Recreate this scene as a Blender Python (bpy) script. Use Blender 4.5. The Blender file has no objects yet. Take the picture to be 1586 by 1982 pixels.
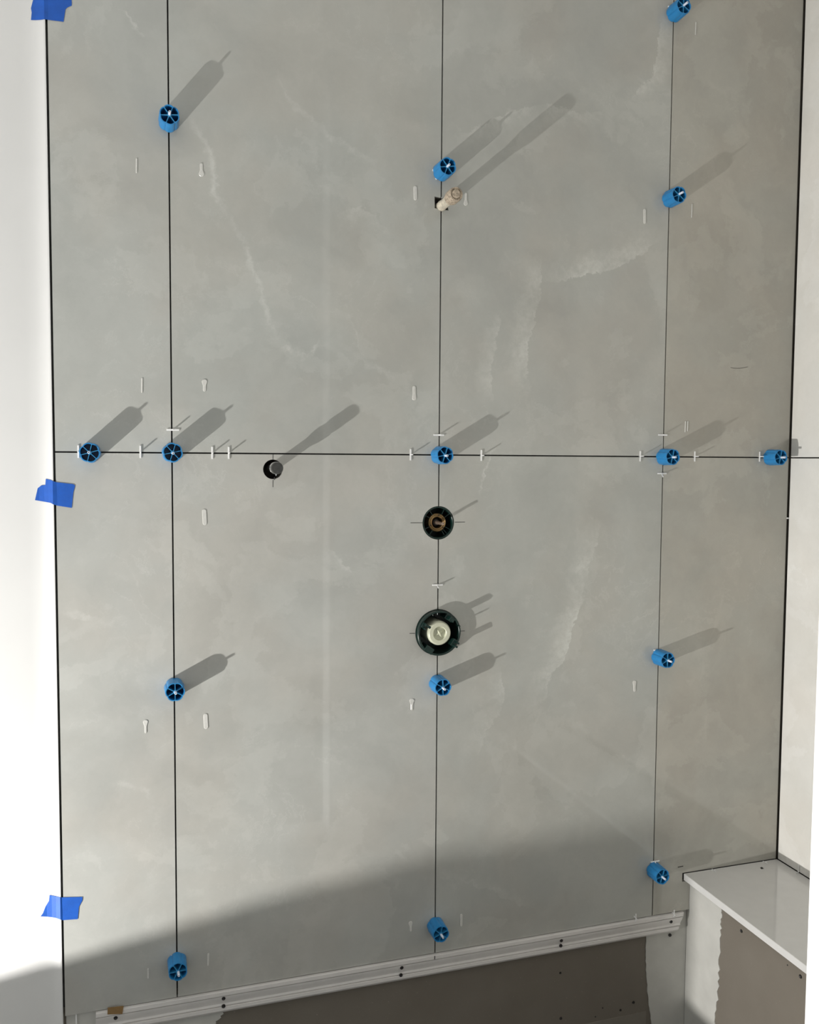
import bpy, bmesh, math, random
from mathutils import Vector, Matrix

random.seed(7)
C = bpy.context.scene.collection
scn = bpy.context.scene
ZO = 1.56                       # height of the horizontal tile joint above the floor

# ---------------------------------------------------------------- camera
W_PX, H_PX, F_PX = 1586, 1982, 1702.05
CAM = Vector((-0.6807, -1.939, -0.0098 + ZO))
def rodrigues(r):
    v = Vector(r); return Matrix.Rotation(v.length, 3, v.normalized())
BASE = Matrix(((1, 0, 0), (0, 0, -1), (0, 1, 0)))
M_WC = rodrigues((0.0607, -0.3041, -0.0028)) @ BASE
cam_d = bpy.data.cameras.new('camera'); cam = bpy.data.objects.new('camera', cam_d); C.objects.link(cam)
cam_d.sensor_fit = 'HORIZONTAL'; cam_d.sensor_width = 36; cam_d.lens = F_PX / W_PX * 36
cam_d.clip_start = 0.02
rot = Matrix((M_WC[0], -M_WC[1], -M_WC[2])).transposed()
cam.matrix_world = Matrix.Translation(CAM) @ rot.to_4x4()
scn.camera = cam

# ---------------------------------------------------------------- light and exposure
world = bpy.data.worlds.new('world'); scn.world = world; world.use_nodes = True
bg = world.node_tree.nodes['Background']
bg.inputs[0].default_value = (0.97, 1.0, 0.99, 1); bg.inputs[1].default_value = 0.515
lamp_d = bpy.data.lights.new('work_lamp', 'POINT'); lamp = bpy.data.objects.new('work_lamp', lamp_d); C.objects.link(lamp)
lamp.location = (-2.19, -0.77, -1.31 + ZO)
lamp_d.energy = 256; lamp_d.shadow_soft_size = 0.014; lamp_d.color = (1.0, 0.975, 0.94)
scn.view_settings.view_transform = 'Standard'; scn.view_settings.look = 'None'
scn.view_settings.exposure = 0.0; scn.view_settings.gamma = 1.0
scn.view_settings.use_curve_mapping = False
scn.cycles.max_bounces = 6; scn.cycles.diffuse_bounces = 4

# ---------------------------------------------------------------- helpers
def wp(px, py, y=0.0):
    """point of the real wall plane (constant y) behind a photo pixel"""
    d = M_WC.transposed() @ Vector(((px - W_PX / 2) / F_PX, (py - H_PX / 2) / F_PX, 1))
    t = (y - CAM.y) / d.y
    return CAM + d * t
def wpx(px, py, x):
    d = M_WC.transposed() @ Vector(((px - W_PX / 2) / F_PX, (py - H_PX / 2) / F_PX, 1))
    return CAM + d * ((x - CAM.x) / d.x)

def tag(o, label=None, cat=None, group=None, kind=None):
    if label: o['label'] = label
    if cat: o['category'] = cat
    if group: o['group'] = group
    if kind: o['kind'] = kind
    return o
def mesh_of(bm, name, mat, smooth=False, angle=None):
    me = bpy.data.meshes.new(name); bm.normal_update(); bm.to_mesh(me); bm.free()
    if mat: me.materials.append(mat)
    if smooth:
        for p in me.polygons: p.use_smooth = True
        if angle is not None: me.set_sharp_from_angle(angle=angle)
    return me
def link(name, me, parent=None):
    o = bpy.data.objects.new(name, me); C.objects.link(o)
    if parent: o.parent = parent
    return o
def obj(name, bm, mat, parent=None, smooth=False, angle=0.6):
    return link(name, mesh_of(bm, name, mat, smooth, angle), parent)
def empty(name, loc=(0, 0, 0), mat=None):
    o = bpy.data.objects.new(name, None); C.objects.link(o); o.empty_display_size = 0.02
    o.location = loc
    if mat is not None: o.matrix_world = mat
    return o
def box(bm, x0, x1, y0, y1, z0, z1):
    v = [bm.verts.new((x, y, z)) for x in (x0, x1) for y in (y0, y1) for z in (z0, z1)]
    for f in ((0, 1, 3, 2), (4, 6, 7, 5), (0, 4, 5, 1), (2, 3, 7, 6), (0, 2, 6, 4), (1, 5, 7, 3)):
        bm.faces.new([v[i] for i in f])
    return v
def boxbm(*a, bev=0, seg=1):
    bm = bmesh.new(); box(bm, *a)
    bmesh.ops.recalc_face_normals(bm, faces=bm.faces)
    if bev: bmesh.ops.bevel(bm, geom=list(bm.edges), offset=bev, segments=seg, affect='EDGES', profile=0.5)
    return bm
def lathe(bm, prof, n=32, close=True):
    """prof: list of (r, z) along +z"""
    rings = []
    for r, z in prof:
        if r < 1e-6: rings.append([bm.verts.new((0, 0, z))])
        else: rings.append([bm.verts.new((r * math.cos(2 * math.pi * k / n), r * math.sin(2 * math.pi * k / n), z)) for k in range(n)])
    for a, b in zip(rings, rings[1:]):
        for k in range(n):
            if len(a) == 1 and len(b) == 1: continue
            if len(a) == 1: bm.faces.new((a[0], b[k], b[(k + 1) % n]))
            elif len(b) == 1: bm.faces.new((a[k], a[(k + 1) % n], b[0]))
            else: bm.faces.new((a[k], a[(k + 1) % n], b[(k + 1) % n], b[k]))
    bmesh.ops.recalc_face_normals(bm, faces=bm.faces)
def lathebm(prof, n=32):
    bm = bmesh.new(); lathe(bm, prof, n); return bm
def prism_y(poly, y0, y1, bev=0.0):
    """polygon in (x,z), extruded from y0 (front) to y1 (back)"""
    bm = bmesh.new()
    a = [bm.verts.new((x, y0, z)) for x, z in poly]; b = [bm.verts.new((x, y1, z)) for x, z in poly]
    n = len(poly)
    ff = bm.faces.new(a); bm.faces.new(b[::-1])
    for k in range(n): bm.faces.new((a[k], b[k], b[(k + 1) % n], a[(k + 1) % n]))
    bmesh.ops.recalc_face_normals(bm, faces=bm.faces)
    if bev: bmesh.ops.bevel(bm, geom=list(ff.edges), offset=bev, segments=1, affect='EDGES')
    return bm
def tube(bm, pts, r, n=8):
    rings = []
    for i, p in enumerate(pts):
        p = Vector(p); d = (Vector(pts[min(i + 1, len(pts) - 1)]) - Vector(pts[max(i - 1, 0)])).normalized()
        u = d.orthogonal().normalized(); v = d.cross(u)
        rings.append([bm.verts.new(p + r * (math.cos(2 * math.pi * k / n) * u + math.sin(2 * math.pi * k / n) * v)) for k in range(n)])
    for a, b in zip(rings, rings[1:]):
        for k in range(n): bm.faces.new((a[k], a[(k + 1) % n], b[(k + 1) % n], b[k]))
    bm.faces.new(rings[0][::-1]); bm.faces.new(rings[-1])
    bmesh.ops.recalc_face_normals(bm, faces=bm.faces)
def cut(o, cutters):
    for k, me in enumerate(cutters):
        co = bpy.data.objects.new('cutter', me); C.objects.link(co)
        m = o.modifiers.new('cut', 'BOOLEAN'); m.object = co; m.solver = 'EXACT'; m.operation = 'DIFFERENCE'
        dg = bpy.context.evaluated_depsgraph_get()
        new = bpy.data.meshes.new_from_object(o.evaluated_get(dg))
        o.modifiers.clear(); old = o.data; o.data = new; bpy.data.meshes.remove(old)
        bpy.data.objects.remove(co)
OUT = Matrix.Rotation(math.pi / 2, 4, 'X')        # local +z points out of the wall (-y)
def on_wall(x, z, spin=0.0, y=0.0):
    return Matrix.Translation((x, y, z)) @ OUT @ Matrix.Rotation(spin, 4, 'Z')

# ---------------------------------------------------------------- materials
def new_mat(name):
    m = bpy.data.materials.new(name); m.use_nodes = True
    nt = m.node_tree; b = nt.nodes['Principled BSDF']
    return m, nt, b
def N(nt, t, **kw):
    n = nt.nodes.new(t)
    for k, v in kw.items(): setattr(n, k, v)
    return n
def math_node(nt, op, a, b=None, c=None, clamp=False):
    n = nt.nodes.new('ShaderNodeMath'); n.operation = op; n.use_clamp = clamp
    for i, v in enumerate((a, b, c)):
        if v is None: continue
        if isinstance(v, (int, float)): n.inputs[i].default_value = v
        else: nt.links.new(v, n.inputs[i])
    return n.outputs[0]
def noise(nt, vec, scale, detail=4, rough=0.55, dist=0.0):
    n = nt.nodes.new('ShaderNodeTexNoise'); n.inputs['Scale'].default_value = scale
    n.inputs['Detail'].default_value = detail; n.inputs['Roughness'].default_value = rough
    n.inputs['Distortion'].default_value = dist
    nt.links.new(vec, n.inputs['Vector']); return n
def maprange(nt, v, a, b, c, d, smooth=False):
    n = nt.nodes.new('ShaderNodeMapRange'); n.clamp = True
    if smooth: n.interpolation_type = 'SMOOTHSTEP'
    nt.links.new(v, n.inputs[0])
    for i, q in enumerate((a, b, c, d)): n.inputs[i + 1].default_value = q
    return n.outputs[0]
def mixc(nt, fac, a, b, mode='MIX'):
    n = nt.nodes.new('ShaderNodeMix'); n.data_type = 'RGBA'; n.blend_type = mode
    if isinstance(fac, (int, float)): n.inputs[0].default_value = fac
    else: nt.links.new(fac, n.inputs[0])
    for i, v in ((6, a), (7, b)):
        if isinstance(v, tuple): n.inputs[i].default_value = v
        else: nt.links.new(v, n.inputs[i])
    return n.outputs[2]
def plain(name, col, rough=0.5, metal=0.0, spec=0.5, var=0.06, scale=40, bump=0.0, bscale=200, coord='Object'):
    m, nt, b = new_mat(name)
    tc = N(nt, 'ShaderNodeTexCoord')
    nz = noise(nt, tc.outputs[coord], scale, 5)
    lo = tuple(c * (1 - var) for c in col[:3]) + (1,); hi = tuple(min(1, c * (1 + var)) for c in col[:3]) + (1,)
    f = maprange(nt, nz.outputs['Fac'], 0.3, 0.7, 0, 1)
    nt.links.new(mixc(nt, f, lo, hi), b.inputs['Base Color'])
    b.inputs['Roughness'].default_value = rough; b.inputs['Metallic'].default_value = metal
    b.inputs['Specular IOR Level'].default_value = spec
    if bump:
        nb = noise(nt, tc.outputs[coord], bscale, 6)
        bp = N(nt, 'ShaderNodeBump'); bp.inputs['Strength'].default_value = bump; bp.inputs['Distance'].default_value = 0.002
        nt.links.new(nb.outputs['Fac'], bp.inputs['Height']); nt.links.new(bp.outputs[0], b.inputs['Normal'])
    return m

def vein_curve(nt, src, lo, hi, pts):
    """lookup f(src) with pts = [(s, value)], both in metres; returns socket in metres"""
    vals = [v for _, v in pts]; v0, v1 = min(vals) - 0.01, max(vals) + 0.01
    t = maprange(nt, src, lo, hi, 0, 1)
    n = N(nt, 'ShaderNodeFloatCurve'); cm = n.mapping; cu = cm.curves[0]
    q = sorted(((s - lo) / (hi - lo), (v - v0) / (v1 - v0)) for s, v in pts)
    while len(cu.points) < len(q): cu.points.new(0.5, 0.5)
    for p, (a, b) in zip(cu.points, q): p.location = (a, b); p.handle_type = 'VECTOR'
    cm.update()
    nt.links.new(t, n.inputs['Value'])
    return maprange(nt, n.outputs[0], 0, 1, v0, v1)
VEINS = [  # (axis, photo points, width on the lower-coordinate side, width on the upper side, strength)
    ('v', [(362, 205), (385, 262), (408, 290), (418, 340), (418, 370), (435, 405), (455, 435), (475, 470), (490, 520), (510, 580), (525, 620), (552, 690)], .014, .011, .42),
    ('v', [(225, 10), (246, 18), (262, 45), (279, 72)], .010, .006, .5),
    ('h', [(520, 120), (560, 205), (600, 225), (640, 262), (690, 296), (745, 332)], .016, .010, .28),
    ('h', [(655, 412), (700, 400), (730, 425), (768, 472)], .045, .006, .50),
    ('h', [(540, 668), (566, 682), (590, 690), (618, 664)], .020, .014, .60),
    ('h', [(640, 606), (680, 612), (705, 700), (780, 735)], .012, .014, .25),
    ('v', [(1052, 490), (1046, 560), (1038, 600), (1030, 650), (1025, 700), (1029, 770)], .060, .003, .55),
    ('v', [(972, 600), (956, 680), (948, 720), (956, 790)], .045, .004, .45),
    ('h', [(1050, 545), (1130, 532), (1165, 528), (1200, 516), (1230, 492), (1262, 480), (1292, 452)], .003, .060, .60),
    ('v', [(1284, 30), (1271, 110), (1266, 140), (1240, 172), (1215, 205)], .003, .050, .45),
    ('h', [(858, 238), (900, 258), (1000, 215), (1060, 205), (1120, 222), (1205, 206)], .050, .004, .36),
    ('v', [(1163, 1005), (1156, 1060), (1141, 1100), (1131, 1160), (1106, 1220), (1094, 1270), (1066, 1302), (1060, 1350), (1026, 1376), (998, 1404)], .065, .003, .70),
    ('v', [(966, 1290), (976, 1340), (966, 1380), (941, 1420), (926, 1465)], .050, .004, .45),
    ('v', [(958, 860), (948, 895), (936, 920), (924, 962)], .005, .004, .55),
    ('h', [(636, 1062), (668, 1092), (705, 1140)], .030, .005, .42),
    ('h', [(118, 1180), (150, 1188), (200, 1204), (250, 1196)], .016, .010, .25),
    ('h', [(830, 1698), (900, 1702), (960, 1728), (1040, 1770)], .004, .030, .26),
    ('v', [(1335, 430), (1352, 560), (1340, 640)], .05, .01, .14),
    ('v', [(1345, 1100), (1370, 1400), (1350, 1560)], .05, .02, .16),
    ('h', [(210, 1510), (255, 1520), (300, 1545)], .014, .010, .25),
]
def tile_material(name, tint, base_a, base_b, with_veins=True, rough=0.028):
    m, nt, b = new_mat(name)
    geo = N(nt, 'ShaderNodeNewGeometry')
    warp1 = noise(nt, geo.outputs['Position'], 7, 2); warp2 = noise(nt, geo.outputs['Position'], 34, 5, 0.72)
    def sub(v, k):
        a = N(nt, 'ShaderNodeVectorMath', operation='SUBTRACT'); nt.links.new(v, a.inputs[0]); a.inputs[1].default_value = (.5, .5, .5)
        s = N(nt, 'ShaderNodeVectorMath', operation='SCALE'); nt.links.new(a.outputs[0], s.inputs[0]); s.inputs['Scale'].default_value = k
        return s.outputs[0]
    def add(a, c):
        n = N(nt, 'ShaderNodeVectorMath', operation='ADD'); nt.links.new(a, n.inputs[0]); nt.links.new(c, n.inputs[1]); return n.outputs[0]
    pos = add(add(geo.outputs['Position'], sub(warp1.outputs['Color'], 0.03)), sub(warp2.outputs['Color'], 0.046))
    sp = N(nt, 'ShaderNodeSeparateXYZ'); nt.links.new(pos, sp.inputs[0])
    X, Z = sp.outputs[0], sp.outputs[2]
    big = noise(nt, pos, 2.3, 4, 0.55, 0.9); mid = noise(nt, pos, 8, 5, 0.62, 0.7); fine = noise(nt, geo.outputs['Position'], 55, 3, 0.7)
    hue = noise(nt, geo.outputs['Position'], 3.1, 3)
    f1 = maprange(nt, big.outputs['Fac'], 0.34, 0.66, 0, 1, True)
    f2 = maprange(nt, mid.outputs['Fac'], 0.38, 0.68, 0, 1)
    f = math_node(nt, 'ADD', math_node(nt, 'MULTIPLY', f1, 0.55), math_node(nt, 'MULTIPLY', f2, 0.45))
    ff = math_node(nt, 'ADD', f, math_node(nt, 'MULTIPLY', math_node(nt, 'SUBTRACT', fine.outputs['Fac'], 0.5), 0.35), clamp=True)
    col = mixc(nt, ff, base_a, base_b)
    col = mixc(nt, maprange(nt, hue.outputs['Fac'], 0.4, 0.62, 0, 1, True), col, tint, 'MULTIPLY')
    wisp = noise(nt, pos, 5.5, 4, 0.6, 1.6)
    rid = math_node(nt, 'ABSOLUTE', math_node(nt, 'SUBTRACT', wisp.outputs['Fac'], 0.5))
    wm = math_node(nt, 'MULTIPLY', maprange(nt, rid, 0.0, 0.018, 1, 0, True), maprange(nt, big.outputs['Fac'], 0.5, 0.68, 0, 0.22))
    pat = noise(nt, pos, 3.4, 5, 0.62, 0.5)
    pm = math_node(nt, 'MULTIPLY', maprange(nt, pat.outputs['Fac'], 0.545, 0.575, 0, 1), maprange(nt, pat.outputs['Fac'], 0.56, 0.72, 0.15, 0.02))
    tot = math_node(nt, 'MAXIMUM', wm, pm)
    if with_veins:
        brk = math_node(nt, 'MULTIPLY', maprange(nt, mid.outputs['Fac'], 0.36, 0.60, 0.25, 1.0), maprange(nt, fine.outputs['Fac'], 0.30, 0.62, 0.35, 1.1))
        for ax, pts, wl, wr, amp in VEINS:
            P = [wp(*q) for q in pts]
            if ax == 'v': S, V, pr = Z, X, [(p.z, p.x) for p in P]
            else: S, V, pr = X, Z, [(p.x, p.z) for p in P]
            lo, hi = min(s for s, _ in pr), max(s for s, _ in pr)
            d = math_node(nt, 'SUBTRACT', V, vein_curve(nt, S, lo, hi, pr))
            a = maprange(nt, d, -wl, 0, 0, 1, wl < 0.02); c = maprange(nt, d, 0, wr, 1, 0, wr < 0.02)
            e = 0.22 * (hi - lo)
            g = math_node(nt, 'MULTIPLY', maprange(nt, S, lo, lo + e, 0, amp * 1.25), maprange(nt, S, hi - e, hi, 1, 0))
            v = math_node(nt, 'MULTIPLY', math_node(nt, 'MULTIPLY', a, c), math_node(nt, 'MULTIPLY', g, brk))
            tot = math_node(nt, 'MAXIMUM', tot, v)
    light = tuple(min(1, c * 1.36) for c in base_b[:3]) + (1,)
    col = mixc(nt, tot, col, light)
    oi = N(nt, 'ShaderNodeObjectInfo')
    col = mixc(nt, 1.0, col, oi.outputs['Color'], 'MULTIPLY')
    nt.links.new(col, b.inputs['Base Color'])
    rr = maprange(nt, mid.outputs['Fac'], 0.3, 0.7, rough * 0.8, rough * 1.25)
    nt.links.new(rr, b.inputs['Roughness'])
    b.inputs['IOR'].default_value = 1.5
    return m

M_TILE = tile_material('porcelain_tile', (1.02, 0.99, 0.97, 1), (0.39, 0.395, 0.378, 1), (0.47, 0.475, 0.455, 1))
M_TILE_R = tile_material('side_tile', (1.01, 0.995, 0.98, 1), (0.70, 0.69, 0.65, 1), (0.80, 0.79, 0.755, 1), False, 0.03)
M_PAINT = plain('white_paint', (0.66, 0.66, 0.65), 0.42, var=0.02, scale=6, bump=0.02, bscale=120)
M_PAINT2 = plain('partition_paint', (0.86, 0.86, 0.86), 0.5, var=0.01, scale=6)
M_CEIL = plain('ceiling_paint', (0.75, 0.75, 0.74), 0.7, var=0.02)
M_THIN = plain('thinset', (0.06, 0.058, 0.055), 0.9, var=0.3, scale=60)
M_FLOOR = plain('floor_screed', (0.06, 0.058, 0.055), 0.7, var=0.15, scale=12)
M_MUD = plain('joint_compound', (0.53, 0.525, 0.49), 0.75, var=0.06, scale=18, bump=0.15, bscale=60)
M_SLAB = plain('white_slab', (0.66, 0.655, 0.64), 0.08, var=0.02, scale=30)
M_PVC = plain('trim_white', (0.70, 0.68, 0.655), 0.4, var=0.04, scale=25)
M_BLUE = plain('blue_plastic', (0.020, 0.215, 0.50), 0.32, var=0.08, scale=120)
M_BLUE_L = plain('blue_plastic_rib', (0.03, 0.24, 0.48), 0.35, var=0.08, scale=120)
M_WHITE = plain('white_plastic', (0.80, 0.80, 0.79), 0.4, var=0.03, scale=100)
M_PIN = plain('pin_plastic', (0.74, 0.80, 0.92), 0.35, var=0.03, scale=100)
M_DARK = plain('dark_hole', (0.01, 0.01, 0.01), 0.9, var=0.1)
M_SCREW = plain('black_screw', (0.018, 0.016, 0.015), 0.5, var=0.2, scale=300)
M_TAPE = plain('blue_tape', (0.002, 0.085, 0.44), 0.6, var=0.10, scale=55, bump=0.1, bscale=300)
M_BROWN = plain('brown_shim', (0.24, 0.145, 0.055), 0.6, var=0.12, scale=80)
M_PENCIL = plain('pencil', (0.05, 0.05, 0.048), 0.6, var=0.3, scale=300)
M_GREEN = plain('green_plastic', (0.004, 0.020, 0.016), 0.34, var=0.2, scale=90)
M_BRASS = plain('brass', (0.30, 0.20, 0.09), 0.42, 0.75, var=0.25, scale=90)
M_COPPER = plain('stem_metal', (0.52, 0.40, 0.32), 0.3, 0.8, var=0.2, scale=120)
M_CHROME = plain('chrome', (0.72, 0.72, 0.70), 0.2, 1.0, var=0.1, scale=60)
M_CHROME_REFL = plain('chrome_dark_reflection', (0.075, 0.075, 0.07), 0.35, 0.6, var=0.25, scale=90)  # chrome with the dark reflection on the cap put into its colour
M_CREAM = plain('cream_plastic', (0.60, 0.61, 0.47), 0.35, var=0.04, scale=60)
M_PLUG = plain('plaster_pipe', (0.58, 0.53, 0.43), 0.6, var=0.28, scale=150, bump=0.4, bscale=260)
M_PLUG_D = plain('plug_face', (0.40, 0.33, 0.25), 0.55, var=0.55, scale=220, bump=0.5, bscale=300)
M_SMEAR = plain('adhesive', (0.62, 0.615, 0.58), 0.25, var=0.05, scale=200)
def drywall_material():
    m, nt, b = new_mat('drywall_paper')
    tc = N(nt, 'ShaderNodeNewGeometry')
    n1 = noise(nt, tc.outputs['Position'], 260, 3); n2 = noise(nt, tc.outputs['Position'], 6, 4)
    c = mixc(nt, maprange(nt, n2.outputs['Fac'], 0.3, 0.7, 0, 1), (0.160, 0.140, 0.113, 1), (0.182, 0.162, 0.134, 1))
    c = mixc(nt, maprange(nt, n1.outputs['Fac'], 0.70, 0.78, 0, 0.5), c, (0.5, 0.46, 0.40, 1))
    nt.links.new(c, b.inputs['Base Color']); b.inputs['Roughness'].default_value = 0.85
    return m
M_DRY = drywall_material()
M_DRY2 = plain('board_strip', (0.21, 0.19, 0.16), 0.85, var=0.06, scale=20)

# ---------------------------------------------------------------- setting
XL, XR = -0.8330, 0.9878
G = 0.0016                       # half joint
SUB = 0.013                      # face of the board behind the tile
T_ARM = wp(855, 394.5); T_SP = wp(528.5, 908.5); T_DV = wp(849, 1012); T_VA = wp(847, 1223.5)
def cyl_cut(x, z, r, y0=-0.05, y1=0.2, n=64):
    bm = lathebm([(0, 0), (r, 0), (r, y1 - y0), (0, y1 - y0)], n)
    me = mesh_of(bm, 'cutter', None)
    me.transform(Matrix.Translation((x, y0, z)) @ Matrix.Rotation(-math.pi / 2, 4, 'X'))
    return me
def sq_cut(pxs):
    P = [wp(*q) for q in pxs]
    return mesh_of(prism_y([(p.x, p.z) for p in P], -0.05, 0.2), 'cutter', None)
SQ = [(841.5, 380.5), (867, 384), (868.5, 407.5), (842, 403)]

wall_back = tag(obj('wall_back', boxbm(-0.95, 1.05, SUB, 0.12, 0.0, 2.9), M_DRY), kind='structure')
cut(wall_back, [cyl_cut(T_SP.x, T_SP.z, 0.022, y1=0.10), cyl_cut(T_DV.x, T_DV.z, 0.040, y1=0.10), cyl_cut(T_VA.x, T_VA.z, 0.056, y1=0.10), sq_cut(SQ)])
# dark mortar bed visible only in the open joints
mort = obj('mortar_bed', boxbm(-0.838, 0.992, SUB - 0.002, SUB + 0.001, 0.375, 2.88), M_THIN, wall_back)
cut(mort, [cyl_cut(T_SP.x, T_SP.z, 0.022), cyl_cut(T_DV.x, T_DV.z, 0.040), cyl_cut(T_VA.x, T_VA.z, 0.056), sq_cut(SQ)])
cols = [(XL, -0.602 - G), (-0.602 + G, -G), (G, 0.602 - G), (0.602 + G, XR)]
tiles = {}
for r, (z0, z1) in enumerate(((ZO - 1.1985, ZO - G), (ZO + G, ZO + 1.2))):
    for c, (x0, x1) in enumerate(cols):
        if r == 0 and c == 3:
            poly = [(x0, z0), (0.7135, z0), (0.7135, ZO - 1.120), (0.6905, ZO - 1.120), (0.6905, ZO - 1.0963), (x1, ZO - 1.0963), (x1, z1), (x0, z1)]
        else: poly = [(x0, z0), (x1, z0), (x1, z1), (x0, z1)]
        t = obj('tile', prism_y(poly, 0.0, SUB - 0.002), M_TILE, wall_back)
        cs = []
        if r == 1 and c in (1, 2): cs.append(sq_cut(SQ))
        if r == 0 and c == 1: cs.append(cyl_cut(T_SP.x, T_SP.z, 0.0215))
        if r == 0 and c in (1, 2): cs += [cyl_cut(T_DV.x, T_DV.z, 0.0392), cyl_cut(T_VA.x, T_VA.z, 0.0545)]
        cut(t, cs); tiles[r, c] = t
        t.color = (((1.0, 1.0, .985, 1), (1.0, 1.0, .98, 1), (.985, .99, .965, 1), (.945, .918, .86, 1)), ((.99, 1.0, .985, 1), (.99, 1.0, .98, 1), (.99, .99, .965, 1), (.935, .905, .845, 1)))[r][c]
# third row out of frame closes the wall up to the ceiling
for x0, x1 in cols: obj('tile', prism_y([(x0, ZO + 1.203), (x1, ZO + 1.203), (x1, 2.9), (x0, 2.9)], 0.0, SUB - 0.002, 0.0006), M_TILE, wall_back)
# kerf of the bench notch, hair, pencil lines
def strip(name, p, q, w, mat, parent, y=-0.0003, t=0.0002):
    p, q = wp(*p), wp(*q); d = (q - p).normalized(); n = Vector((-d.z, 0, d.x)) * w / 2
    return obj(name, prism_y([(v.x, v.z) for v in (p + n, q + n, q - n, p - n)], y, y + t), mat, parent)
strip('saw_kerf', (1312.5, 1678.5), (1323, 1676.3), 0.002, M_DARK, tiles[0, 3])
for a, c, k in (((795, 1012), (818, 1011.8), 1), ((880.5, 1010.6), (900.5, 1010.3), 2), ((793, 1226), (803.5, 1225.8), 1), ((890, 1221.3), (900, 1221), 2),
                ((528.6, 879), (528.5, 889.5), 1), ((528.5, 929), (528.5, 943), 1)):
    strip('pencil_mark', a, c, 0.0013, M_PENCIL, tiles[0, k])
hp = [wp(1415 + 33 * t, 707.5 + 5.5 * math.sin(math.pi * (0.25 + 0.6 * t)), -0.0006) for t in [i / 10 for i in range(11)]]
bmh = bmesh.new(); tube(bmh, hp, 0.0004, 5); obj('hair', bmh, M_PENCIL, tiles[1, 3])

# painted wall left of the tile: a flat face that flares up to the tile edge
prof = [(-3.6, 0.10), (-3.6, 0.010), (-0.885, 0.010), (-0.866, 0.0088), (-0.856, 0.0066), (-0.8475, 0.0034), (-0.8415, 0.0002), (-0.8388, -0.0014), (-0.8374, -0.0012), (-0.8374, 0.10)]
bm = bmesh.new()
lo = [bm.verts.new((x, y, 0)) for x, y in prof]; hi = [bm.verts.new((x, y, 2.9)) for x, y in prof]
for k in range(len(prof)): bm.faces.new((lo[k], lo[(k + 1) % len(prof)], hi[(k + 1) % len(prof)], hi[k]))
bm.faces.new(lo[::-1]); bm.faces.new(hi); bmesh.ops.recalc_face_normals(bm, faces=bm.faces)
tag(obj('wall_left', bm, M_PAINT, smooth=True, angle=0.9), kind='structure')
# right wall
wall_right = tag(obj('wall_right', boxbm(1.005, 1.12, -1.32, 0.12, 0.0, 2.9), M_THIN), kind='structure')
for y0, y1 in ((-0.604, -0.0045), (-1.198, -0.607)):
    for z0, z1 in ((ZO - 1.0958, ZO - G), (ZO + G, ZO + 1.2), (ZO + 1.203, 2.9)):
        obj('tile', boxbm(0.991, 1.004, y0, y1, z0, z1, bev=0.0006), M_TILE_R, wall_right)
tag(obj('wall_front', boxbm(0.0, 1.6, -1.32, -1.2, 0.0, 2.9), M_PAINT2), kind='structure')
tag(obj('floor', boxbm(-3.6, 1.6, -4.2, 0.12, -0.1, 0.0), M_FLOOR), kind='structure')
tag(obj('ceiling', boxbm(-3.6, 1.6, -4.2, 0.12, 2.9, 3.0), M_CEIL), kind='structure')
tag(obj('trim_1', boxbm(-1.0, 0.0, -1.32, -1.2, 0.0, 0.16, bev=0.003), M_SLAB), kind='structure')       # shower curb
tag(obj('trim_2', boxbm(-1.12, -1.0, -1.32, 0.0095, 0.0, 0.193, bev=0.003), M_SLAB), kind='structure')     # unseen side curb, height and length set for the shade on the bench base
bm = prism_y([(0.0095, 0), (0.0095, ZO - 1.190), (-.338, ZO - 1.1956), (-.380, ZO - 1.2103), (-.527, ZO - 1.2127), (-.575, ZO - 1.2185), (-.588, ZO - 1.2245), (-.588, 0)], -1.62, -1.5)
bm.transform(Matrix(((0, 1, 0, 0), (1, 0, 0, 0), (0, 0, 1, 0), (0, 0, 0, 1)))); bmesh.ops.recalc_face_normals(bm, faces=bm.faces)
tag(obj('shade_block', bm, M_PAINT2), kind='structure')   # added unseen block left of the shower, top shaped to cast the low shade

# board below the tile: joint compound with ragged edges, darker band, screws
def ragged(pa, pb, n, amp, seed):
    rnd = random.Random(seed); out = []
    for k in range(n + 1):
        t = k / n; p = (pa[0] + (pb[0] - pa[0]) * t, pa[1] + (pb[1] - pa[1]) * t)
        out.append((p[0] + rnd.uniform(-amp, amp) * (1 if k % 2 else 0.4), p[1]))
    return out
def sheet_y(name, poly, y, t, mat, parent): return obj(name, prism_y(poly, y - t, y), mat, parent)
rx = lambda px, py: wp(px, py, SUB)
e1 = [rx(1250.5, 1816), rx(1250, 1860), rx(1252, 1900), rx(1256, 1945), rx(1262, 1982)]
pl = []
for k, (a, c) in enumerate(zip(e1, e1[1:])): pl += ragged((a.x, a.z), (c.x, c.z), 7, 0.0016, k)[:-1]
pl += [(e1[-1].x + 0.004, 0.002), (0.7145, 0.002), (0.7145, ZO - 1.2005), (e1[0].x, ZO - 1.2005)]
sheet_y('joint_compound', pl, SUB + 0.0003, 0.0024, M_MUD, wall_back)
a, c = rx(446, 1938), rx(414, 1986)
pl = [(-0.832, ZO - 1.2005), (a.x, ZO - 1.2005)] + ragged((a.x, a.z), (c.x, c.z), 14, 0.006, 31) + [(c.x - 0.02, 0.002), (-0.832, 0.002)]
sheet_y('joint_compound', pl, SUB + 0.0003, 0.0024, M_MUD, wall_back)
sheet_y('board_strip', [(-0.50, 0.001), (0.598, 0.001), (0.598, ZO - 1.4655), (-0.50, ZO - 1.4655)], SUB + 0.0003, 0.0012, M_DRY2, wall_back)
a = wp(148, 1970, SUB)
obj('corner_bead', boxbm(a.x - 0.0014, a.x + 0.0014, SUB - 0.008, SUB - 0.001, 0.0, ZO - 1.1995), M_WHITE, wall_back)
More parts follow.
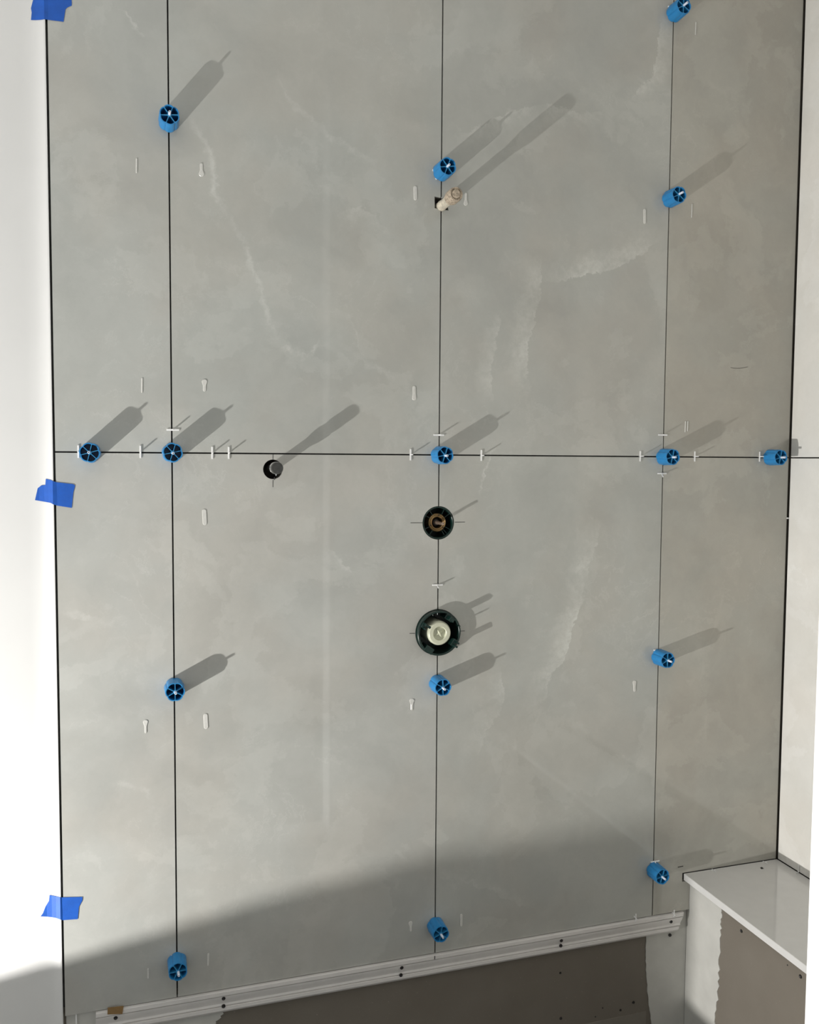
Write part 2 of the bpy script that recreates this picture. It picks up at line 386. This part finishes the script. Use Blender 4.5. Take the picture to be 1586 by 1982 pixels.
me_screw = mesh_of(lathebm([(0, 0.0004), (0.0012, 0.0004), (0.0022, 0.0012), (0.0034, 0.0014), (0.0038, 0.0008), (0.0038, -0.001)], 14), 'screw', M_SCREW, True, 0.6)
for px, py, s in ((1085, 1883, .8), (1086, 1971, 1), (1226.5, 1940, 1), (1201.5, 1955, .85), (1167, 1951, .5), (1153, 1968, .5)):
    p = wp(px, py, SUB); o = link('screw', me_screw, wall_back); o.matrix_world = on_wall(p.x, p.z, 0, SUB) @ Matrix.Scale(s, 4)

# ---------------------------------------------------------------- bench
bench = tag(empty('bench', (0.84, -0.6, 0)), 'white slab shower bench on unfinished drywall base at lower right', 'bench')
def part(name, bm, mat, root, **kw):
    o = obj(name, bm, mat, None, **kw); o.parent = root; o.matrix_parent_inverse = root.matrix_world.inverted(); return o
bpy.context.view_layer.update()
ZS0, ZS1 = ZO - 1.1155, ZO - 1.0975
part('slab', boxbm(0.6935, 0.9903, -1.1985, -0.0012, ZS0, ZS1, bev=0.0012), M_SLAB, bench)['label'] = 'glossy white bench top with bright front edge'
part('apron', boxbm(0.7165, 1.003, -1.199, SUB - 0.001, 0.0005, ZS0 - 0.0002), M_DRY, bench)['label'] = 'bare grey brown drywall front of the bench'
ed = [wpx(*q, 0.7165) for q in ((1401, 1752), (1399, 1770), (1396, 1800), (1394, 1850), (1391.5, 1900), (1390, 1940), (1384, 1985))]
pl = []
rnd = random.Random(5)
for a, c in zip(ed, ed[1:]):
    for k in range(6):
        t = k / 6; pl.append((a.y + (c.y - a.y) * t + (rnd.uniform(-.006, .004) if k % 2 else rnd.uniform(-.001, .003)), a.z + (c.z - a.z) * t))
pl += [(ed[-1].y - 0.006, ed[-1].z), (ed[-1].y, 0.003), (SUB - 0.003, 0.003), (SUB - 0.003, ZS0 - 0.0005), (ed[0].y, ZS0 - 0.0005)]
bm = bmesh.new()
va = [bm.verts.new((0.7146, y, z)) for y, z in pl]; vb = [bm.verts.new((0.7168, y, z)) for y, z in pl]
bm.faces.new(va); bm.faces.new(vb[::-1])
for k in range(len(pl)): bm.faces.new((va[k], vb[k], vb[(k + 1) % len(pl)], va[(k + 1) % len(pl)]))
bmesh.ops.recalc_face_normals(bm, faces=bm.faces)
part('joint_compound', bm, M_MUD, bench)['label'] = 'pale joint compound band with ragged edge'
for px, py, s in ((1436, 1802, 1.1), (1550.5, 1890, 1.15), (1525, 1868, .45)):
    p = wpx(px, py, 0.7165); o = link('screw', me_screw); o.matrix_world = Matrix.Translation(p) @ Matrix.Rotation(-math.pi / 2, 4, 'Y') @ Matrix.Scale(s, 4)
    mw = o.matrix_world.copy(); o.parent = bench; o.matrix_parent_inverse = bench.matrix_world.inverted(); o.matrix_world = mw

# ---------------------------------------------------------------- ledger strip under the tile
LZ = ZO - 1.2006
ledger = tag(empty('ledger_strip', (-0.04, 0, LZ)), 'white moulded trim strip screwed to wall under the bottom tiles', 'trim strip')
bpy.context.view_layer.update()
lp = [(SUB - .0002, 0), (-.0065, 0), (-.0072, -.0012), (-.0072, -.0098), (.0005, -.0104), (.0005, -.0111), (-.0068, -.0117), (-.0058, -.018), (-.003, -.0245), (-.0016, -.030), (-.0026, -.0352), (.0045, -.0357), (.0045, -.0364), (-.0052, -.0371), (-.0052, -.0445), (-.002, -.0495), (.004, -.0540), (SUB - .0002, -.0555)]
bm = bmesh.new(); A = []; B = []
for y, z in lp:
    A.append(bm.verts.new((-0.7713 + 0.002 * z / .055, y, LZ + z)))
    B.append(bm.verts.new((0.6935 + 0.012 * z / .055 - (0.004 if z < -.036 else 0), y, LZ + z)))
bm.faces.new(A); bm.faces.new(B[::-1])
for k in range(len(lp)): bm.faces.new((A[k], B[k], B[(k + 1) % len(lp)], A[(k + 1) % len(lp)]))
bmesh.ops.recalc_face_normals(bm, faces=bm.faces)
part('moulding', bm, M_PVC, ledger, smooth=True, angle=0.35)
def ledger_y(z):
    for (ya, za), (yb, zb) in zip(lp[1:], lp[2:]):
        if za >= z - LZ >= zb: return ya + (yb - ya) * (za - (z - LZ)) / (za - zb)
    return SUB
for px, py in ((433, 1932.5), (433, 1947.5), (778, 1873), (776.5, 1887.5), (1087, 1820.5), (1086, 1830.5), (1299.5, 1784), (1297.5, 1810), (224, 1970)):
    p = wp(px, py, -.003); yy = min(ledger_y(p.z + d) for d in (-.003, 0, .003)) + .0002; p = wp(px, py, yy)
    o = link('screw', me_screw); mw = on_wall(p.x, p.z, 0, yy) @ Matrix.Scale(1.12, 4)
    o.parent = ledger; o.matrix_parent_inverse = ledger.matrix_world.inverted(); o.matrix_world = mw
a, c = wp(842, 1848, -.0075), wp(841.5, 1856, -.0075)
part('pencil_mark', boxbm(a.x - .0011, a.x + .0011, -.0076, -.0071, LZ - .0098, LZ - .0012), M_PENCIL, ledger)
# brown shim stuck over the ledger and tile edge
sh = [wp(*q, -.009) for q in ((208.5, 1951), (239.5, 1947.5), (237, 1962.5), (208, 1963.5))]
tag(obj('shim', prism_y([(p.x, p.z) for p in sh], -.0092, -.0074), M_BROWN), 'small brown cardboard shim on left end of white trim strip', 'shim')

# ---------------------------------------------------------------- leveling knobs
KH = 0.0425
def lobe(th): return 0.895 + 0.105 * abs(math.sin(3 * th)) ** 0.5
def knob_meshes():
    ms = {}
    n = 84; bm = bmesh.new()
    rings = []
    for f, z in ((1.02, 0.0), (1.05, 0.0012), (1.045, 0.004), (1.0, KH - 0.0012), (0.985, KH)):
        rings.append([bm.verts.new((0.0204 * f * lobe(2 * math.pi * k / n) * math.cos(2 * math.pi * k / n), 0.0204 * f * lobe(2 * math.pi * k / n) * math.sin(2 * math.pi * k / n), z)) for k in range(n)])
    for f, z in ((0.985, KH), (0.97, KH - 0.001), (0.97, 0.003)):
        rings.append([bm.verts.new(((0.0204 * f * lobe(2 * math.pi * k / n) - 0.0019) * math.cos(2 * math.pi * k / n), (0.0204 * f * lobe(2 * math.pi * k / n) - 0.0019) * math.sin(2 * math.pi * k / n), z)) for k in range(n)])
    for a, b in zip(rings, rings[1:]):
        for k in range(n): bm.faces.new((a[k], a[(k + 1) % n], b[(k + 1) % n], b[k]))
    bm.faces.new(rings[-1]); bm.faces.new(rings[0][::-1])
    bmesh.ops.recalc_face_normals(bm, faces=bm.faces)
    ms['body'] = mesh_of(bm, 'body', M_BLUE, True, 0.5)
    bm = boxbm(0.0030, 0.0174, -0.0007, 0.0007, 0.0025, KH - 0.0006)
    ms['rib'] = mesh_of(bm, 'rib', M_BLUE_L)
    ms['hub'] = mesh_of(lathebm([(0, 0.0029), (0.0040, 0.0029), (0.0040, KH - 0.0003), (0.0036, KH), (0, KH)], 20), 'hub', M_BLUE_L, True, 0.6)
    ms['pin'] = mesh_of(lathebm([(0, KH - 0.001), (0.0027, KH - 0.001), (0.0026, 0.0560), (0.0023, 0.0570), (0.0012, 0.0570), (0.0011, 0.0535), (0, 0.0535)], 16), 'pin', M_PIN, True, 0.6)
    ms['pin_hole'] = mesh_of(lathebm([(0, 0.0537), (0.00105, 0.0537), (0.00105, 0.0539), (0, 0.0540)], 10), 'pin_hole', M_DARK)
    return ms
KM = knob_meshes()
KN = 'blue ribbed tile leveling knob '
knobs = [
    (-0.602, 0.686, .12, KN + 'high on the left vertical joint, topmost there'),
    (0.602, 1.088, .5, KN + 'at the photo top edge'),
    (0.0, 0.6455, .15, KN + 'just above the shower arm pipe stub'),
    (0.602, 0.640, .42, KN + 'on the right vertical joint, second from the top'),
    (-0.765, -0.001, .28, KN + 'on the horizontal joint nearest the white wall'),
    (-0.602, 0.0005, .22, KN + 'where left vertical and horizontal joints cross'),
    (0.0, -0.0006, .2, KN + 'at the crossing above the small round valve hole'),
    (0.602, -0.0005, .3, KN + 'where right vertical and horizontal joints cross'),
    (0.927, 0.0005, .32, KN + 'at the right corner end of the horizontal joint'),
    (-0.602, -0.505, .52, KN + 'on the left joint below the horizontal joint, casting a shadow'),
    (0.0, -0.539, .55, KN + 'just below the large round valve'),
    (0.602, -0.513, .5, KN + 'on the right vertical joint, above the bench'),
    (0.602, -1.075, .2, KN + 'beside the white bench slab'),
    (0.0, -1.130, .35, KN + 'low on the middle joint just above the trim strip'),
    (-0.602, -1.117, .05, KN + 'low on the left joint in shade near the shim'),
]
rk = random.Random(3)
for i, (x, z, sp, lab) in enumerate(knobs):
    k = tag(empty('leveling_knob', mat=on_wall(x, ZO + z, sp)), lab, 'knob', 'blue leveling knobs on the tile joints')
    bd = link('body', KM['body'], k); link('hub', KM['hub'], k)
    for j in range(6):
        o = link('rib', KM['rib'], k); o.rotation_euler.z = j * math.pi / 3
    pn = link('pin', KM['pin'], k); pn['label'] = 'white pin tip'
    pn.rotation_euler = (rk.uniform(-.03, .03), rk.uniform(-.03, .03), 0)
    link('pin_hole', KM['pin_hole'], pn)
    if i == 2:
        o = link('clip_foot', mesh_of(boxbm(-0.0225, 0.0225, -0.0022, 0.0022, 0.0002, 0.0016, bev=.0003), 'clip_foot', M_WHITE), k); o.rotation_euler.z = -2.4
        o = link('clip_foot', o.data, k); o.rotation_euler.z = 2.9

# ---------------------------------------------------------------- T-shaped tile spacers
me_wing = mesh_of(boxbm(-0.0019, 0.0019, -0.0132, 0.0132, 0.0002, 0.0024, bev=.0006), 'wing', M_WHITE)
me_stem = mesh_of(boxbm(-0.0012, 0.0012, -0.0014, 0.0014, -0.006, 0.0165, bev=.0003), 'stem', M_WHITE)
SN = 'white T-shaped tile spacer '
spacers = [  # px, horizontal bar?, tilt of the stem, label
    (152, 874, 0, (0, 0), SN + 'on the horizontal joint left of the leftmost knob'),
    (272, 874.5, 0, (0, 0), SN + 'on the horizontal joint between the two left knobs'),
    (411, 876.5, 0, (0, 0), SN + 'first to the right of the left crossing'),
    (443, 876.5, 0, (0, 0), SN + 'second to the right of the left crossing'),
    (795, 880, 0, (0, 0), SN + 'on the horizontal joint left of the middle crossing knob'),
    (932, 881.5, 0, (0, 0), SN + 'on the horizontal joint right of the middle crossing knob'),
    (1239.5, 883, 0, (0, 0), SN + 'on the horizontal joint left of the right crossing knob'),
    (1345, 883.5, 0, (0, 0), SN + 'on the horizontal joint right of the right crossing knob'),
    (1470.5, 884, 0, (0, 0), SN + 'on the horizontal joint beside the corner knob'),
    (335, 832, 1, (0, 0), SN + 'lying level on the left vertical joint above the crossing'),
    (849.5, 842, 1, (0, 0), SN + 'lying level on the middle joint above the crossing'),
    (1283, 842, 1, (0, .3), SN + 'lying level on the right joint above the crossing'),
    (1281.5, 916.5, 1, (-.5, .35), SN + 'with bent stem on the right joint below the crossing'),
    (847, 1132, 1, (-.3, .2), SN + 'between the two round valve openings'),
    (1274, 1258, 1, (-.3, .3), SN + 'on top of the knob above the bench'),
    (1268, 1667, 1, (-.3, .3), SN + 'on top of the knob beside the bench'),
    (842.5, 1783, 1, (0, 0), SN + 'above the lowest knob on the middle joint'),
    (343, 1848, 1, (0, 0), SN + 'above the lowest knob on the left joint'),
    (1302, 14.5, 1, (0, 0), SN + 'behind the knob at the top edge of the photo'),
]
for px, py, hz, (ta, tb), lab in spacers:
    p = wp(px, py)
    s = tag(empty('tile_spacer', mat=on_wall(p.x, p.z, math.pi / 2 if hz else 0)), lab, 'spacer', 'white tile spacers in the joints')
    link('wing', me_wing, s); st = link('stem', me_stem, s)
    st.rotation_euler = (ta, tb, math.pi / 2)
# spacers standing between trim strip / slab and the tile
for px, py, lab in ((1228.5, 1774, SN + 'upright between trim strip and tile near the right joint'), (1302.5, 1766.5, SN + 'upright at the right end of the trim strip')):
    p = wp(px, py, -.001)
    s = tag(empty('tile_spacer', mat=on_wall(p.x, p.z, 0, -.0005)), lab, 'spacer', 'white tile spacers in the joints')
    o = link('wing', mesh_of(boxbm(-0.0015, 0.0015, -0.009, 0.011, 0.0068, 0.0082, bev=.0004), 'wing', M_WHITE), s)
    o = link('stem', mesh_of(boxbm(-0.0008, 0.0008, -0.0012, 0.0012, -0.002, 0.0115), 'stem', M_WHITE), s); o.rotation_euler = (.3, .2, 0)
for px, py, lab in ((1381, 1670.5, SN + 'on the bench slab at the back edge, left one'), (1480, 1655, SN + 'on the bench slab near the back corner')):
    p = wp(px, py, -.008)
    s = tag(empty('tile_spacer', (p.x, -.010, ZS1 + .0002)), lab, 'spacer', 'white tile spacers in the joints')
    link('wing', mesh_of(boxbm(-0.0012, 0.0012, -0.010, 0.006, 0.0, 0.002), 'wing', M_WHITE), s)
    link('stem', mesh_of(boxbm(-0.007, 0.007, -0.0012, 0.0012, 0.0, 0.002), 'stem', M_WHITE), s)
p = wpx(1548, 1672, 0.990)
s = tag(empty('tile_spacer', (0.988, p.y, ZS1 + .0002)), SN + 'on the bench slab against the right wall', 'spacer', 'white tile spacers in the joints')
link('wing', mesh_of(boxbm(-0.0012, 0.0012, -0.0012, 0.0012, 0.0, 0.022), 'wing', M_WHITE), s)
link('stem', mesh_of(boxbm(-0.008, 0.0012, -0.0012, 0.0012, 0.0, 0.002), 'stem', M_WHITE), s)
p = wp(1521.5, 1003, -.002)
s = tag(empty('tile_spacer', mat=on_wall(XR + 0.0005, p.z, 0)), SN + 'tucked in the right corner joint', 'spacer', 'white tile spacers in the joints')
link('stem', mesh_of(boxbm(-0.001, 0.0035, -0.0016, 0.0016, 0.0003, 0.004), 'stem', M_WHITE), s)
p = wp(1468, 1671, -.05)
tag(obj('tile_chip', prism_y([(0.909, 0), (0.915, 0.001), (0.914, 0.0025), (0.910, 0.0018)], -.040, -.034), M_SCREW), 'tiny dark chip lying on the white bench slab', 'chip').location = (0, 0, ZS1 + .0002)

# ---------------------------------------------------------------- dried adhesive marks
def smear_poly(L, w, bulb, up):
    pts = []
    for k in range(9):
        a = math.pi * k / 8; r = w / 2 if not (bulb and not up) else bulb / 2
        pts.append((r * math.cos(a + math.pi), -L / 2 + r + r * math.sin(a + math.pi)))
    if bulb: pts += [(w / 2, -L * .02 if not up else 0), ]
    for k in range(9):
        a = math.pi * k / 8; r = w / 2 if not (bulb and up) else bulb / 2
        pts.append((r * math.cos(a), L / 2 - r + r * math.sin(a)))
    if bulb: pts += [(-w / 2, -L * .02 if not up else 0)]
    return pts
AN = 'dried whitish adhesive mark '
smears = [
    (264.5, 321, 29, 3.2, 0, 0, AN + 'as a thin line left of the upper left joint'),
    (390, 329, 26, 5.5, 11, 0, AN + 'right of the upper left joint, bulb at its lower end'),
    (804, 374, 28, 7, 0, 0, AN + 'left of the shower arm stub'),
    (902, 386, 25, 4.5, 9, 0, AN + 'right of the shower arm stub'),
    (1248, 419, 29, 5.5, 0, 0, AN + 'left of the second knob on the right joint'),
    (1339.5, 408, 27, 2, 0, 0, AN + 'as a thin line below the second knob of the right joint'),
    (1347, 55, 26, 2, 0, 0, AN + 'as a thin line beside the knob at the top right'),
    (275, 746, 29, 3.2, 0, 0, AN + 'as a thin line above the two left knobs'),
    (396, 746, 24, 6, 10.5, 1, AN + 'above the spacers right of the left crossing'),
    (802, 761, 28, 6, 8.5, 0, AN + 'above the middle crossing, left of the joint'),
    (1327, 826, 22, 2.2, 0, 0, AN + 'near the right crossing, left of two thin lines'),
    (1331.5, 825, 20, 2.2, 0, 0, AN + 'near the right crossing, right of two thin lines'),
    (396, 1001, 31, 8, 0, 0, AN + 'below the spacers right of the left joint'),
    (282, 1406, 26, 4, 9, 1, AN + 'left of the lower left joint, bulb at its upper end'),
    (398.5, 1396, 30, 8, 0, 0, AN + 'right of the lower left joint'),
    (797.5, 1363.5, 23, 4.5, 9.5, 1, AN + 'left of the knob under the large valve'),
    (1228.5, 1328, 22, 5, 7.5, 1, AN + 'left of the knob above the bench'),
    (795, 1793, 20, 4.5, 8, 1, AN + 'in shade left of the lowest middle knob'),
    (893, 1781, 24, 5, 0, 0, AN + 'in shade right of the lowest middle knob'),
    (403, 1857, 24, 3.5, 0, 0, AN + 'in shade right of the lowest left knob'),
    (287, 1884, 20, 3.2, 0, 0, AN + 'in shade left of the lowest left knob'),
]
for px, py, L, w, bulb, up, lab in smears:
    p = wp(px, py); s = (wp(px, py + 10) - wp(px, py - 10)).length / 20
    bm = prism_y(smear_poly(L * s, w * s, bulb * s, up), -0.0013, -0.0001, min(0.0006, w * s * .2))
    o = tag(obj('adhesive_mark', bm, M_SMEAR, smooth=False), lab, 'adhesive mark', 'dried adhesive marks beside the joints')
    o.location = (p.x, 0, p.z); o.rotation_euler.y = random.uniform(-.05, .05) if w > 3.3 else 0.02

# ---------------------------------------------------------------- painter's tape
def face_y(x):
    for (xa, ya), (xb, yb) in zip(prof[1:8], prof[2:9]):
        if xa <= x <= xb: return ya + (yb - ya) * (x - xa) / (xb - xa)
    return 0.0
def tape(left, right, label):
    bm = bmesh.new()
    L = [wp(*q, 0.008) for q in left]; R_ = [wp(*q, -0.0009) for q in right]
    # the first two points of each list lie on the fold (top, bottom)
    vl = [bm.verts.new(p) for p in L]; vr = [bm.verts.new(p) for p in R_]
    rt = bm.verts.new((-0.8385, 0, (L[0].z + R_[0].z) / 2)); rb = bm.verts.new((-0.8385, 0, (L[1].z + R_[1].z) / 2))
    bm.faces.new(vl); bm.faces.new(vr)
    bm.faces.new((vl[0], rt, rb, vl[1])); bm.faces.new((rt, vr[0], vr[1], rb))
    for x, _ in prof[2:8]:
        g = bm.verts[:] + bm.edges[:] + bm.faces[:]
        bmesh.ops.bisect_plane(bm, geom=g, plane_co=(x, 0, 0), plane_no=(1, 0, 0), dist=1e-6)
    for v in bm.verts:
        if v.co.x < -0.8335: v.co.y = face_y(v.co.x) - 0.0009
    bmesh.ops.triangulate(bm, faces=[f for f in bm.faces if len(f.verts) > 4])
    bmesh.ops.recalc_face_normals(bm, faces=bm.faces)
    o = obj('tape_piece', bm, M_TAPE); m = o.modifiers.new('thickness', 'SOLIDIFY'); m.thickness = 0.0003; m.offset = 0
    return tag(o, label, 'tape', 'pieces of blue painter tape on the wall edge')
TP = 'torn piece of blue painter tape '
tape([(83.5, -30), (82, 41.5), (60, 38.8), (61.5, 24.6), (60, 16), (65, -2), (64, -30)],
     [(92.5, -30), (93, 38.2), (123, 42), (126.7, 18), (131, 14), (139, 10.8), (137.5, -30)], TP + 'at the top of the left wall edge')
tape([(98.5, 928.5), (98.5, 973), (67.7, 968), (73, 945), (80, 939.5), (88, 938.5), (89, 927)],
     [(109.5, 933.3), (111, 978.7), (139, 983), (141, 962), (142, 953), (145.5, 940), (142, 937)], TP + 'below the horizontal joint on the left wall edge')
tape([(108.5, 1732.3), (109, 1774.4), (78.5, 1774), (83, 1768), (88, 1755), (95, 1743), (96, 1732)],
     [(120, 1737), (121.5, 1781), (150.6, 1779), (153, 1755), (159.5, 1743), (159.8, 1736)], TP + 'low on the left wall edge above the shadow line')

# ---------------------------------------------------------------- plumbing
# shower arm stub
b0 = wp(854.5, 399)
arm = tag(empty('shower_arm_stub', mat=on_wall(b0.x, b0.z)), 'plaster-stained capped pipe stub sticking out of square hole', 'pipe')
o = obj('pipe', lathebm([(0, -0.07), (0.0112, -0.07), (0.0112, 0.004), (0.0118, 0.006), (0.0112, 0.009), (0.0108, 0.056), (0.0132, 0.060), (0.0132, 0.0645), (0, 0.0645)], 28), M_PLUG, arm, smooth=True)
o = obj('cap', lathebm([(0, 0.062), (0.0125, 0.062), (0.0158, 0.0655), (0.0162, 0.070), (0.0162, 0.094), (0.0150, 0.0985), (0.0128, 0.099), (0.0120, 0.0965), (0.0098, 0.0965), (0.0090, 0.099), (0.0, 0.0992)], 32), M_PLUG_D, arm, smooth=True)
o['label'] = 'ribbed brownish pipe cap'
# tub spout stub
sp_ = tag(empty('spout_stub', mat=on_wall(T_SP.x - .001, T_SP.z + .0035)), 'chrome pipe stub with round cap in a dark drilled hole', 'pipe')
obj('pipe', lathebm([(0, -0.07), (0.0095, -0.07), (0.0095, 0.036), (0, 0.036)], 28), M_CHROME, sp_, smooth=True)
obj('collar', lathebm([(0, 0.034), (0.0098, 0.034), (0.0128, 0.040), (0.0132, 0.046), (0.0118, 0.048), (0.0118, 0.052), (0.0132, 0.054), (0.0132, 0.060), (0, 0.060)], 32), M_CHROME, sp_, smooth=True)
o = obj('cap', lathebm([(0, 0.059), (0.0125, 0.059), (0.0128, 0.069), (0.0116, 0.0715), (0.0106, 0.0712), (0, 0.0712)], 32), M_CHROME_REFL, sp_, smooth=True); o['label'] = 'chrome end cap, dark reflection in its colour'
o = obj('set_screw', boxbm(-.0012, .0012, -.0165, -.0125, .048, .0515, bev=.0004), M_CHROME, sp_)
obj('sealant_thread', boxbm(-.0005, .0005, -.027, -.0205, .0002, .001), M_PENCIL, sp_).location.x = .004

def ring_of(name, ro, ri, z0, z1, mat, root, n=56):
    return obj(name, lathebm([(ri, z0), (ro, z0), (ro, z1 - .0006), (ro - .0006, z1), (ri + .0006, z1), (ri, z1 - .0006), (ri, z0)], n), mat, root, smooth=True)
# diverter valve (small)
dv = tag(empty('diverter_valve', mat=on_wall(T_DV.x, T_DV.z)), 'small round valve with green guard, brass ring and stem', 'valve')
ring_of('guard_ring', 0.0385, 0.0350, -0.055, -0.0005, M_GREEN, dv)
obj('guard_floor', lathebm([(0, -0.056), (0.0355, -0.056), (0.0355, -0.053), (0, -0.053)], 40), M_GREEN, dv)
for a in (35, 62, -28, -48, 125, 150, 205, 235, 300):
    o = obj('guard_fin', boxbm(0.022, 0.0352, -0.0006, 0.0006, -0.053, -0.006), M_GREEN, dv); o.rotation_euler.z = math.radians(a)
br = obj('brass_ring', lathebm([(0.0135, -0.050), (0.0215, -0.050), (0.0215, -0.0085), (0.0195, -0.007), (0.0175, -0.0085), (0.0155, -0.007), (0.0135, -0.0085), (0.0135, -0.050)], 44), M_BRASS, dv, smooth=True)
br['label'] = 'worn brass ring'
for a in (80, 200, 320):
    o = obj('ring_notch', boxbm(0.0165, 0.0195, -.0012, .0012, -.0078, -.0066), M_SCREW, br); o.rotation_euler.z = math.radians(a)
obj('cartridge', lathebm([(0, -0.052), (0.0105, -0.052), (0.0105, -0.022), (0.007, -0.018), (0, -0.018)], 28), M_SCREW, dv, smooth=True)
o = obj('stem', lathebm([(0, -0.03), (0.0048, -0.03), (0.0048, -0.004), (0.0036, 0.0), (0.0034, 0.031), (0.0028, 0.0325), (0.0012, 0.0325), (0.0010, 0.028), (0, 0.028)], 20), M_COPPER, dv, smooth=True); o['label'] = 'copper-coloured stem'
# shower valve (large)
va = tag(empty('shower_valve', mat=on_wall(T_VA.x, T_VA.z)), 'large round valve with green plastic guard and cream cap', 'valve')
ring_of('guard_ring', 0.0530, 0.0485, -0.055, 0.0155, M_GREEN, va, 64)
obj('guard_floor', lathebm([(0, -0.056), (0.0490, -0.056), (0.0490, -0.053), (0, -0.053)], 40), M_GREEN, va)
def rod(name, a, r0, r1, w, z0, z1, mat=M_GREEN):
    o = obj(name, boxbm(r0, r1, -w / 2, w / 2, z0, z1, bev=.0008), mat, va); o.rotation_euler.z = math.radians(a); return o
rod('guard_tab', 56, .036, .0495, .020, -.02, .0165); rod('clip', 56, .037, .047, .0125, .0, .0365)
rod('guard_tab', 152, .040, .0500, .013, -.02, .0200); rod('clip', 148, .0330, .0470, .0060, .004, .034); rod('clip', 160, .040, .045, .004, .0, .029)
rod('guard_tab', -34, .038, .0500, .018, -.02, .0180); rod('clip', -40, .043, .0505, .0045, .0, .034); rod('clip', -29, .043, .050, .0045, .0, .032)
rod('guard_tab', 236, .038, .0530, .022, -.02, .0170); rod('clip', 20, .0465, .0505, .0035, .0, .028)
for a in (190, 205, 95, 110): rod('guard_fin', a, .043, .0490, .0014, -.05, .012)
cap = obj('cap', lathebm([(0, -0.054), (0.0295, -0.054), (0.0292, -0.006), (0.0285, 0.012), (0.0272, 0.016), (0.0250, 0.0178), (0.0170, 0.0182), (0.0160, 0.0172), (0.0152, 0.0120), (0, 0.0118)], 48), M_CREAM, va, smooth=True)
cap['label'] = 'cream plastic cap with raised star'
bm = bmesh.new()
n = 4; top = bm.verts.new((0, 0, 0.0195)); rim = []
for k in range(2 * n):
    r = 0.0145 if k % 2 == 0 else 0.0048; a = math.pi * k / n + 0.5
    rim.append(bm.verts.new((r * math.cos(a), r * math.sin(a), 0.0119)))
for k in range(2 * n): bm.faces.new((rim[k], rim[(k + 1) % (2 * n)], top))
obj('star_grip', bm, M_CREAM, cap)
